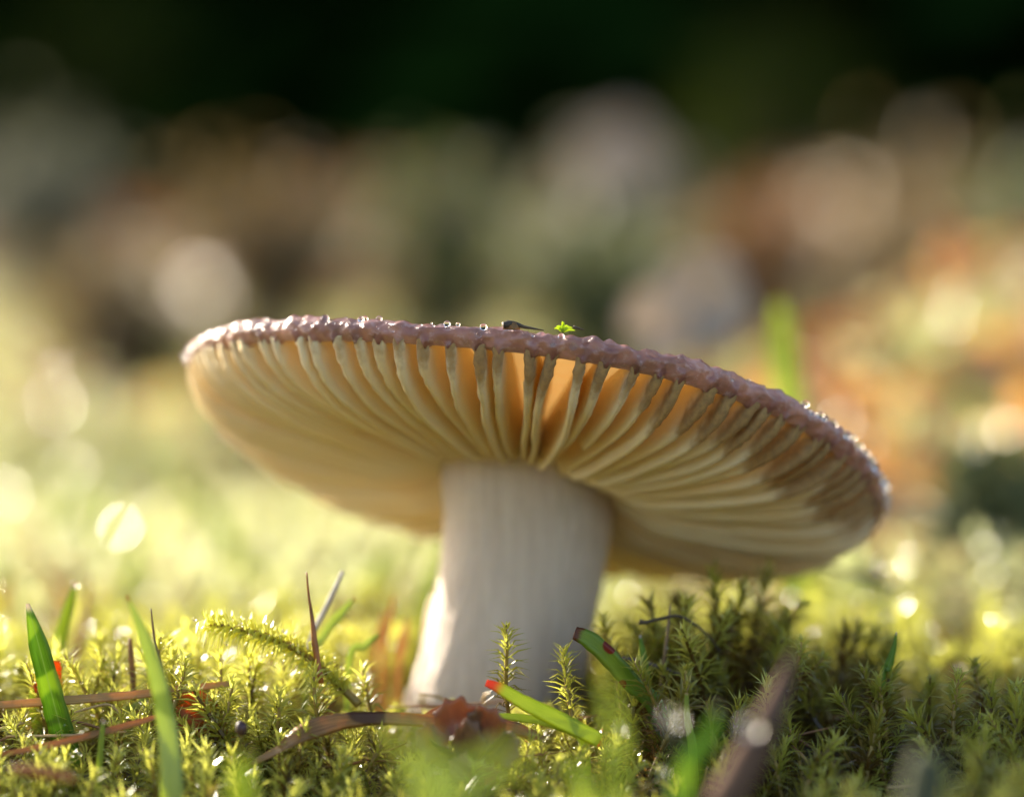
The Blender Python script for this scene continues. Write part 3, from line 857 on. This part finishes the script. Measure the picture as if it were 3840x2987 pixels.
stalk([(3500, 2830, -8.5), (3480, 2880, -8.5), (3440, 3080, -8.5)], [100, 150, 165], GREYST, 'blurred grey green stub of a stalk in the shaded foreground', None, 'dry_stalk', 'stalk', 10)
# straw and twigs
grass([(-120, 2650, 0.5), (200, 2628, 0.5), (500, 2604, 0.6), (700, 2580, 0.7), (860, 2562, 0.8)], [26, 34, 34, 30, 20], STRAW, 'long tan straw lying level across the moss behind the broad blade', None, 'straw', 'straw', False, fold=0.3)
grass([(-60, 2840, -0.9), (150, 2800, -0.9), (320, 2760, -0.8), (520, 2706, -0.6), (640, 2670, -0.4)], [16, 26, 28, 24, 10], RUSSET, 'dark russet straw slanting up behind the short thin blade', None, 'straw', 'straw', False, fold=0.4)
stalk([(245, 2682, 0.5), (330, 2655, 0.5), (400, 2640, 0.5), (430, 2655, 0.5), (490, 2715, 0.5)], [7, 9, 10, 9, 6], mat_plain('thin_straw', (0.42, 0.27, 0.11), 0.4), 'thin bent straw arching beside the broad deep green blade', None, 'straw', 'straw')
stalk([(488, 2392, 1.5), (492, 2460, 1.5), (505, 2640, 1.5)], [16, 22, 24], mat_plain('brown_stub', (0.20, 0.085, 0.03), 0.5, 0.5, 4), 'short upright brown stalk with orange tip behind the pale blade', None, 'dry_stalk', 'stalk')
stalk([(566, 2280, 0.8), (580, 2400, 0.8), (606, 2520, 0.8), (620, 2700, 0.8)], [5, 10, 11, 10], mat_plain('thin_brown', (0.16, 0.08, 0.035), 0.5), 'hair thin brown stem beside the pale blurred blade', None, 'dry_stalk', 'stalk')
stalk([(335, 2150, 6), (330, 2260, 6), (300, 2400, 6), (285, 2560, 6)], [10, 22, 30, 30], mat_plain('rust_stem', (0.34, 0.13, 0.04), 0.5), 'blurred rust brown stem behind the dew tipped blade', None, 'dry_stalk', 'stalk')
stalk([(1150, 2145, 0.8), (1158, 2230, 0.8), (1172, 2330, 0.8), (1182, 2420, 0.8), (1205, 2560, 0.8)], [7, 10, 16, 24, 22], mat_plain('russet_stalk', (0.34, 0.11, 0.025), 0.4, 0.6, 1.5), 'russet stalk with dark needle top rising from the arching moss shoot', None, 'dry_stalk', 'stalk')
stalk([(1286, 2140, 2.2), (1240, 2240, 2.2), (1180, 2360, 2.2), (1150, 2440, 2.2)], [16, 20, 20, 14], mat_plain('pale_stem', (0.45, 0.37, 0.33), 0.4, 0.2, 6), 'pale beaded stem leaning across behind the russet stalk', None, 'dry_stalk', 'stalk')
grass([(1330, 2240, 2.6), (1270, 2310, 2.6), (1215, 2380, 2.6), (1150, 2520, 2.5)], [14, 36, 34, 26], PALE, 'short glistening pale blade behind the russet stalk', fold=0.3)
grass([(1425, 2375, 2.4), (1370, 2420, 2.4), (1310, 2480, 2.4)], [12, 30, 26], PALE, 'small glistening pale blade pointing to the stem', fold=0.3)
stalk([(2514, 2262, 1.4), (2500, 2400, 1.4), (2480, 2560, 1.4), (2462, 2720, 1.4)], [6, 14, 14, 15], mat_plain('brown_twig', (0.17, 0.10, 0.04), 0.5, 0.4, 5), 'straight thin twig standing upright in the shaded hummock')
stalk([(2398, 2330, 1.3), (2420, 2332, 1.3), (2480, 2318, 1.35), (2540, 2308, 1.4), (2590, 2330, 1.5), (2650, 2375, 1.7), (2700, 2440, 1.9)], [22, 16, 12, 12, 10, 10, 8], DARKT, 'dark bent twig crossing the upright twig near its top')
stalk([(2335, 2465, 1.3), (2400, 2478, 1.35), (2490, 2505, 1.4), (2560, 2530, 1.5)], [12, 16, 14, 10], mat_plain('grey_twig', (0.16, 0.12, 0.09), 0.6, 0.4, 5), 'greyish twig lying between the blotched blade and the upright twig')
stalk([(40, 2880, -4), (150, 2890, -4), (280, 2915, -4)], [26, 44, 34], mat_plain('orange_stick', (0.40, 0.13, 0.035), 0.5), 'blurred orange brown stick lying in front of the broad blade', None, 'stick', 'stick')
stalk([(3060, 2110, 9), (3200, 2150, 9), (3330, 2190, 9), (3420, 2250, 9)], [10, 26, 24, 12], DARKT, 'dark blurred twig behind the drooping edge of the cap')
for k, (u, v) in enumerate([(1480, 2230), (1440, 2290), (1530, 2320)]):
    grass([(u, v, 5), (u - 20, v + 90, 5), (u - 40, v + 220, 5)], [8, 24 + 12 * (k == 2), 26], STRAW, 'blurred straw brown blade in the tuft behind the stem', 'brown blades behind the stem', fold=0.2)
# the brown ribbon leaf
grass([(945, 2862, -0.6), (1040, 2810, -0.55), (1140, 2745, -0.5), (1290, 2702, -0.45), (1450, 2692, -0.4), (1620, 2702, -0.4), (1780, 2712, -0.4), (1920, 2728, -0.4), (2040, 2768, -0.4)],
      [14, 56, 84, 62, 52, 50, 46, 56, 24], RUSSET, 'long twisted russet ribbon leaf lying across the moss before the stem', None, 'ribbon_leaf', 'dead leaf', False, n=60, fold=0.12, twist=[0.2, 0.9, 0.4, -0.2, 0.1, 0.25, 0.0, -0.2, 0.3], wave=0.05)
grass([(1575, 2690, -0.2), (1640, 2662, -0.2), (1690, 2655, -0.2), (1740, 2690, -0.25)], [10, 28, 34, 12], RUSSET, 'short curled russet strip standing up behind the ribbon leaf', None, 'ribbon_leaf', 'dead leaf', False, fold=0.3)

def lobed(seed, lobes, size, cup, mat, nr=7, na=72):
    """a crumpled lobed leaf with thickness: outline swells into toothed lobes, surface cupped and creased along its veins"""
    g = np.random.default_rng(seed)
    th = np.linspace(-2.7, 2.7, na)
    R = size * (0.55 + 0.45 * np.abs(np.cos(th * lobes / 2.0)) ** 0.7) * (1 - 0.12 * np.abs(np.sin(th * lobes * 2.5)))
    V, F = [], []
    for i in range(nr + 1):
        q = i / nr
        for j in range(na):
            r = R[j] * q
            x, y = r * math.sin(th[j]), r * math.cos(th[j])
            z = cup * (r ** 2) / size + 0.10 * size * math.cos(th[j] * lobes) * q + 0.05 * size * math.sin(7 * x / size + seed) * math.cos(6 * y / size) + 0.02 * size * g.normal() * q
            V.append((x, y, z))
    n1 = len(V)
    V = np.array(V); V = np.vstack([V, V - [0, 0, 0.015]])
    for i in range(nr):
        for j in range(na - 1):
            a = i * na + j
            F.append((a, a + 1, a + na + 1, a + na)); F.append((n1 + a, n1 + a + na, n1 + a + na + 1, n1 + a + 1))
    for j in range(na - 1):
        a = nr * na + j; F.append((a, a + 1, n1 + a + 1, n1 + a))
    for j in (0, na - 1):
        for i in range(nr):
            a = i * na + j; F.append((a, a + na, n1 + a + na, n1 + a))
    return mesh('leaf', V, F, [mat], True)

def leaf_thing(name, me, loc, rot, sc, label, group=None, cat='leaf'):
    o = link(name, me, None, tuple(loc)); o.rotation_euler = rot; o.scale = (sc, sc, sc)
    return tag(o, label, cat, group)

leaf_thing('crumpled_leaf', lobed(1, 3, 0.62, 0.35, BROWNL), at(1690, 2770, -0.9), (math.radians(72), 0.25, math.radians(10)), 0.85, 'crumpled brown leaf standing upright with toothed lobes before the ribbon leaf')
leaf_thing('crumpled_leaf', lobed(2, 3, 0.62, 0.3, BROWNL), at(1835, 2790, -0.95), (math.radians(78), -0.2, math.radians(-14)), 0.8, 'folded brown toothed leaf leaning beside the upright crumpled leaf')
leaf_thing('crumpled_leaf', lobed(3, 5, 0.8, 0.45, BROWNL), at(1760, 2860, -1.0), (math.radians(38), 0.05, math.radians(180)), 0.75, 'wet drooping brown leaf with curled orange edge under the upright one')
leaf_thing('crumpled_leaf', lobed(4, 3, 0.6, 0.5, BROWNL), at(1760, 2925, -1.2), (math.radians(60), 0.5, math.radians(150)), 0.6, 'lowest dark brown leaf scrap beneath the crumpled leaves')
for k, (u, v, s) in enumerate([(725, 2700, 0.30), (775, 2780, 0.26), (150, 2560, 0.25), (2235, 2770, 0.12)]):
    leaf_thing('leaf_scrap', lobed(10 + k, 1, 0.6, 0.5, ORANGE), at(u, v, 0.9 if k < 3 else -0.2), (math.radians(70 + 10 * k), 0.3 * k, 0.6 * k), s / 0.45,
               ['vivid orange leaf scrap deep in the moss beside the pale blade', 'smaller orange red leaf scrap below the other in the moss', 'orange leaf scrap glowing behind the broad deep green blade', 'tiny orange flake under the end of the red tipped blade'][k])
sv, sf = ico(3)
o = link('seed', mesh('seed', sv * [0.075, 0.07, 0.10], sf, [mat_plain('seed_coat', (0.05, 0.02, 0.02), 0.4, 0.4, 8)]), None, at(905, 2730, -0.9)); tag(o, 'small dark round seed caught on the moss', 'seed')

NEEDLE_M = [mat_plain('dry_needle_brown', (0.24, 0.10, 0.03), 0.45, 0.4, 3), mat_plain('dry_needle_tan', (0.50, 0.32, 0.13), 0.45, 0.3, 3)]
for k in range(46):
    y = rng.uniform(-2.0, 3.5); x = rng.uniform(-6.8, 6.8)
    if in_stem(x, y): continue
    L = rng.uniform(0.6, 1.9); a = rng.uniform(0, 6.28); el = rng.normal() * 0.22
    z = float(ground_z(x, y)) + rng.uniform(0.55, 0.95)
    d = np.array([math.cos(a) * math.cos(el), 0.5 * math.sin(a) * math.cos(el), math.sin(el)]) * L
    V, F = tube([-d / 2, rng.normal(size=3) * 0.05, d / 2], [0.012, 0.022, 0.010], 9, 5)
    c = k % 2
    o = link('dry_needle', mesh('dry_needle', V, F, [NEEDLE_M[c]]), None, (x, y, z))
    tag(o, ['brown dry needle lying loose in the moss around the mushroom', 'tan dry needle lying loose in the moss around the mushroom'][c], 'needle', ['brown needles in the moss', 'tan needles in the moss'][c])

# debris on the cap's rim
tw = tag(empty('twig', at(1965, 1224, 0.1)), 'dark broken twig scrap lying on top of the cap rim', 'twig'); b0 = np.array(tw.location) + [0, 0, 0.027]
V, F = tube([at(1888, 1212, 0.06) - b0, at(1915, 1205, 0.1) - b0, at(1965, 1217, 0.1) - b0, at(2040, 1230, 0.06) - b0], [0.045, 0.04, 0.022, 0.006], 14, 7, 0.12)
link('stalk', mesh('stalk', V, F, [DARKT], True, None, None, True), tw)
V, F, A = blade([at(1885, 1222, 0.1) - b0, at(1925, 1214, 0.06) - b0, at(1950, 1225, 0.1) - b0], [0.03, 0.11, 0.03], 12, seed=3)
link('bark_flake', mesh('bark_flake', V, F, [RUSSET], True, A, None, True), tw)
fr = tag(empty('moss_scrap', at(2110, 1236, 0.15)), 'tiny bright green moss scrap stuck on top of the cap rim', 'moss scrap'); b0 = np.array(fr.location) + [0, 0, 0.03]
for k, (du, dv, bend) in enumerate([(-40, -4, 0.02), (-30, -14, 0.03), (-14, -12, 0.02), (2, -38, 0.03), (10, -26, -0.02), (28, -16, -0.04), (46, -8, -0.05), (60, 6, -0.03), (-20, 2, 0.0), (30, -4, -0.03)]):
    V, F, A = blade([at(2110 + du * 0.8, 1226 + dv * 0.75, 0.12) - b0, at(2110 + du * 0.45, 1224 + dv * 0.6, 0.12) - b0, np.array([0, 0, -0.03])], [0.006, 0.034, 0.02], 9, seed=k)
    link('leaf', mesh('leaf', V, F, [LIME], True, A, None, True), fr)
V, F = tube([at(2150, 1216, 0.15) - b0, at(2190, 1228, 0.12) - b0], [0.02, 0.008], 5, 5)
link('stem', mesh('stem', V, F, [DARKT], True, None, None, True), fr)

# single drops out of focus, each resting on a blade or shoot
FINE = mat_plain('fine_grass_stem', (0.14, 0.19, 0.04), 0.5, 0.3, 2)
big = mesh('dew_drop', ICO_V, ICO_F, [M['dew_soft']])
for (u, v, y, r, lb) in [
    (2525, 2690, -7.5, 0.10, 'round dew drop on the moss in front of the upright twig'),
    (2815, 2725, -7.3, 0.11, 'large blurred dew drop on the pinkish brown stalk'),
    (2335, 2730, -4.0, 0.07, 'dew drop on the blurred pale blade beside the red tipped blade'),
    (2490, 2890, -4.0, 0.05, 'small dew drop on the shaded foreground moss'),
    (3305, 2118, 8.0, 0.10, 'round dew drop behind the drooping edge of the cap'),
    (3333, 2300, 6.0, 0.07, 'bluish dew drop in the sunlit moss behind the dark leaf spike'),
    (3480, 2350, 8.0, 0.08, 'bright dew drop in the moss behind the cap shadow'),
    (3510, 2415, 8.0, 0.08, 'lower bright dew drop in the moss behind the cap shadow'),
    (283, 2190, 3.1, 0.05, 'dew drop on the tip of the green blade behind the broad one'),
    (388, 2702, -0.85, 0.035, 'dew drop crowning the short thin grass blade'),
    (410, 2480, 3.0, 0.10, 'bright white dew drop glinting behind the pale blurred blade')]:
    drop(at(u, v, y), r, lb, None, big)
    if (u, v) in ((2525, 2690), (2490, 2890), (3305, 2118), (3333, 2300), (3480, 2350), (3510, 2415), (410, 2480)):
        p = at(u, v, y); g = float(ground_z(p[0], p[1])) - 0.1                  # the fine stem that carries the drop
        V, F = tube([(0, 0, 0), (0.12, 0.05, (g - p[2]) * 0.5), (0.18, 0.1, g - p[2])], [0.014, 0.022, 0.026], 9, 5)
        tag(link('dry_stalk', mesh('dry_stalk', V, F, [FINE]), None, p), 'green stalk under the ' + lb, 'stalk')

# ------------------------------------------------------------------ behind: fallen leaves, blades, shrubs, trees
oval = []
for k, m in enumerate([ORANGE, TAN, BROWNL, PALEL, GOLD]):
    oval.append(lobed(40 + k, 1.0, 1.0, 0.3, m, 5, 30))
LEAFLAB = ['orange fallen leaf on the moss behind the mushroom', 'tan fallen leaf on the moss behind the mushroom', 'dark brown fallen leaf on the moss behind the mushroom', 'bleached grey fallen leaf on the moss behind the mushroom', 'golden fallen leaf on the moss behind the mushroom']
for k in range(110):
    y = 46 + 240 * rng.random() ** 1.4; hw = FRAME_W / 2 * (DIST + y) / DIST
    x = rng.uniform(-hw, hw) * 1.05
    c = int(rng.choice([4, 1, 2, 3], p=[0.04, 0.50, 0.40, 0.06]))
    s = rng.uniform(0.8, 1.5) * (1 + y / 90)
    leaf_thing('fallen_leaf', oval[c], (x, y, float(ground_z(x, y)) + 0.9 + 0.3 * s), (rng.uniform(-0.9, 0.9), rng.uniform(-0.7, 0.7), rng.uniform(0, 6.28)), s, LEAFLAB[c], LEAFLAB[c].split(' on ')[0].replace('leaf', 'leaves') + ' behind')
# the orange leaves on the sunny hummock beyond the cap's low edge
for k in range(64):
    y = rng.uniform(26, 46); x = rng.uniform(5.0, 15.0); p = (x, y, float(ground_z(x, y)) + 1.6)
    leaf_thing('fallen_leaf', oval[4 if rng.random() < 0.6 else 1], p, (rng.uniform(0.5, 1.3), rng.uniform(-0.6, 0.6), rng.uniform(-1, 1)), rng.uniform(0.9, 1.6),
               'golden leaf in the heap of leaves on the sunny hummock behind the cap', 'golden leaves heaped on the hummock')
def stalked_leaf(seed, uv, y, rot, sc, label):
    p = at(*uv, y); g = float(ground_z(p[0], p[1]))
    t = tag(empty('curled_leaf', (p[0], p[1], g)), label, 'leaf')
    o = link('leaf_blade', lobed(seed, 1.0, 1.0, 0.5, PALEL, 6, 36), t, (0, 0, p[2] - g)); o.rotation_euler = rot; o.scale = (sc, sc, sc)
    V, F = tube([(0.4, 0.3, -0.3), (0.25, 0.1, (p[2] - g) * 0.5), (0, 0, p[2] - g)], [0.10, 0.08, 0.05], 10, 6)
    link('stalk', mesh('stalk', V, F, [DARKT]), t)
stalked_leaf(60, (2600, 1160), 26, (math.radians(75), 0.5, 0.3), 1.25, 'large bleached curled leaf on its stalk standing just behind the cap')
stalked_leaf(61, (2430, 1250), 27, (math.radians(60), 0.9, 0.1), 1.0, 'smaller bleached curled leaf on its stalk behind the cap')
leaf_thing('fallen_leaf', lobed(62, 1.0, 1.0, 0.3, PALEL, 6, 36), at(2310, 640, 112), (math.radians(80), 0.2, 0.2), 2.6, 'added pale leaf as blurred drop glint on top of the tall grey green shrub')  # added leaf, blurs into the pale disc of a glinting drop
grass([(2915, 1120, 18), (2935, 1230, 18), (2950, 1400, 18), (3010, 2000, 18)], [24, 80, 120, 120], PALE, 'wide light green blurred blade standing behind the cap', fold=0.2)
for k in range(80):
    y = 13 + 57 * rng.random() ** 1.4; hw = FRAME_W / 2 * (DIST + y) / DIST
    x = rng.uniform(-hw, hw) * 1.05
    z = float(ground_z(x, y)); h = rng.uniform(1.6, 3.2) * (1 + y / 90); a = rng.uniform(-0.9, 0.9)
    mt = [PALE, MIDG, STRAW][int(rng.choice([0, 1, 2], p=[0.4, 0.3, 0.3]))]
    V, F, A = blade([(a * h, 0.2 * h * rng.normal(), h), (a * h * 0.45, 0, h * 0.6), (0, 0, -0.3)], [0.02, 0.28, 0.22], 10, fold=0.3)
    lb = 'blurred straw coloured grass blade in the meadow behind the mushroom' if mt is STRAW else 'blurred green grass blade in the meadow behind the mushroom'
    o = link('grass_blade', mesh('grass_blade', V, F, [mt], True, A, None, True), None, (x, y, z))
    tag(o, lb, 'grass blade', 'straw blades behind' if mt is STRAW else 'green blades behind')

def shrub(u, v, y, wpx, hpx, mat, label, n=260, leaf=1.0, seed=0):
    """a low leafy plant: branching stems from the ground, leaves spread through its volume"""
    g = np.random.default_rng(seed + 1500)
    k = PX * (DIST + y) / DIST
    top = at(u, v - hpx / 2, y); bx = top[0]; gz = float(ground_z(bx, y))
    H = max(top[2] - gz, 2.0); W = wpx * k / 2; Hc = hpx * k
    o = tag(empty('shrub', (bx, y, gz)), label, 'shrub')
    bm_v, bm_f, off = [], [], 0
    tips = []
    for q in range(9):
        a = g.uniform(0, 6.28); r = W * math.sqrt(g.random())
        e = np.array([r * math.cos(a), r * math.sin(a) * 0.8, H - Hc * g.random() * 0.7]); tips.append(e)
        V, F = tube([(0, 0, -0.5), e * [0.3, 0.3, 0.5], e], [0.03 * W + 0.12, 0.02 * W + 0.08, 0.03], 7, 5)
        bm_v.append(V); bm_f += [tuple(i + off for i in f) for f in F]; off += len(V)
    link('stem', mesh('stem', np.vstack(bm_v), bm_f, [DARKT]), o)
    V, F = [], []
    for q in range(n):
        c = tips[int(g.integers(0, 9))] * g.uniform(0.55, 1.0) + g.normal(size=3) * [W * 0.36, W * 0.3, Hc * 0.22]
        c[2] = max(c[2], 0.3)
        d = g.normal(size=3); d /= np.linalg.norm(d); s = np.cross(d, g.normal(size=3)); s /= np.linalg.norm(s)
        L = leaf * g.uniform(0.6, 1.3) * (1 + y / 120); w = L * 0.45; nn = np.cross(d, s)
        i = len(V)
        V += [c, c + d * L * 0.4 + s * w * 0.5 + nn * w * 0.15, c + d * L * 0.45, c + d * L * 0.4 - s * w * 0.5 + nn * w * 0.15, c + d * L]
        F += [(i, i + 1, i + 2), (i, i + 2, i + 3), (i + 2, i + 1, i + 4), (i + 3, i + 2, i + 4)]
    l = link('foliage', mesh('foliage', np.array(V), np.array(F), [mat]), o); l['kind'] = 'stuff'

S_BROWN = mat_leaf('bracken_brown', (0.13, 0.092, 0.042), (0.20, 0.145, 0.075), 0.35, 0.6, 0.05)
S_OLIVE = mat_leaf('shrub_olive', (0.10, 0.12, 0.05), (0.175, 0.195, 0.09), 0.35, 0.6, 0.05)
S_GREY = mat_leaf('shrub_grey', (0.13, 0.13, 0.09), (0.21, 0.205, 0.15), 0.35, 0.6, 0.05, (1, 1, 0.9))
S_RED = mat_leaf('shrub_red', (0.15, 0.075, 0.035), (0.23, 0.12, 0.05), 0.35, 0.6, 0.05)
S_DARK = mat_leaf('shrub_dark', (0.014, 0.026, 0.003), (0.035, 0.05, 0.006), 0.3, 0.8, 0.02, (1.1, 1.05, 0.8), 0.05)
for k, (u, v, y, w, h, m, lb) in enumerate([
    (180, 760, 150, 620, 420, S_GREY, 'grey green shrub on the bank'),
    (950, 850, 130, 520, 380, S_BROWN, 'rust brown bracken clump on the bank beyond the cap'),
    (450, 1120, 90, 520, 330, S_BROWN, 'low brown bracken clump in front of the grey green shrub'),
    (1650, 900, 120, 560, 460, S_OLIVE, 'olive green shrub on the bank behind the middle of the cap'),
    (2280, 790, 120, 480, 420, S_GREY, 'tall grey green shrub with the added pale leaf on top'),
    (2860, 850, 140, 460, 360, S_RED, 'reddish brown shrub on the bank'),
    (2250, 1010, 100, 520, 280, S_OLIVE, 'low olive tuft in front of the tall grey green shrub'),
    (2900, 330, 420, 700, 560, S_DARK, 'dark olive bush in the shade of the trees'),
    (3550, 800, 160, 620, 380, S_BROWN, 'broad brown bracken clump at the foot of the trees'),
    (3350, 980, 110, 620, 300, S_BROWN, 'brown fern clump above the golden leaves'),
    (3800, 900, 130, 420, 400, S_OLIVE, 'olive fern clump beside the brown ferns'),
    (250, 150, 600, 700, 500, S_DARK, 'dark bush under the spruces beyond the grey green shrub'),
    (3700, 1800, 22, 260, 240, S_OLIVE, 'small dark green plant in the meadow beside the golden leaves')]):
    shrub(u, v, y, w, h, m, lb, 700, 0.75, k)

# spruces: the dark wood closing the view
BARK = mat_plain('spruce_bark', (0.06, 0.042, 0.03), 0.9, 0.4, 0.02)
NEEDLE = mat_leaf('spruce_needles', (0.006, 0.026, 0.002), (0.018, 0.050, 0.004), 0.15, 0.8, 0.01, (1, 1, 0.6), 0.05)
def spruce_mesh(seed):
    g = np.random.default_rng(seed)
    Ht = 900.0
    V, F = [], []
    for lv in range(46):
        z = 20 + (Ht - 30) * (lv / 45) ** 1.05
        R = (230 * (1 - z / Ht) ** 0.85 + 12) * g.uniform(0.8, 1.1)
        for b in range(13):
            a = g.uniform(0, 6.28); d = np.array([math.cos(a), math.sin(a), 0]); s = np.array([-d[1], d[0], 0])
            for q in range(4):
                r = R * (0.25 + 0.25 * q) * g.uniform(0.85, 1.1); w = R * 0.30 * g.uniform(0.6, 1.2); L = R * 0.38
                c = d * r * 0.7 + np.array([0, 0, z - 0.35 * r + g.normal() * 6])
                dd = d + np.array([0, 0, -0.35 - 0.2 * g.random()]); i = len(V)
                V += [c - d * L * 0.3, c + dd * L * 0.3 + s * w * 0.5 + [0, 0, -w * 0.25], c + dd * L * 0.35, c + dd * L * 0.3 - s * w * 0.5 + [0, 0, -w * 0.25], c + dd * L]
                F += [(i, i + 1, i + 2), (i, i + 2, i + 3), (i + 2, i + 1, i + 4), (i + 3, i + 2, i + 4)]
    cr = mesh('crown', np.array(V), np.array(F), [NEEDLE])
    tv, tf = tube([(0, 0, -20), (3, 2, 250), (0, 4, 600), (0, 0, 905)], [22, 17, 9, 1.5], 16, 12, 0.03, seed)
    return mesh('trunk', tv, tf, [BARK]), cr
SPR = [spruce_mesh(1), spruce_mesh(2)]
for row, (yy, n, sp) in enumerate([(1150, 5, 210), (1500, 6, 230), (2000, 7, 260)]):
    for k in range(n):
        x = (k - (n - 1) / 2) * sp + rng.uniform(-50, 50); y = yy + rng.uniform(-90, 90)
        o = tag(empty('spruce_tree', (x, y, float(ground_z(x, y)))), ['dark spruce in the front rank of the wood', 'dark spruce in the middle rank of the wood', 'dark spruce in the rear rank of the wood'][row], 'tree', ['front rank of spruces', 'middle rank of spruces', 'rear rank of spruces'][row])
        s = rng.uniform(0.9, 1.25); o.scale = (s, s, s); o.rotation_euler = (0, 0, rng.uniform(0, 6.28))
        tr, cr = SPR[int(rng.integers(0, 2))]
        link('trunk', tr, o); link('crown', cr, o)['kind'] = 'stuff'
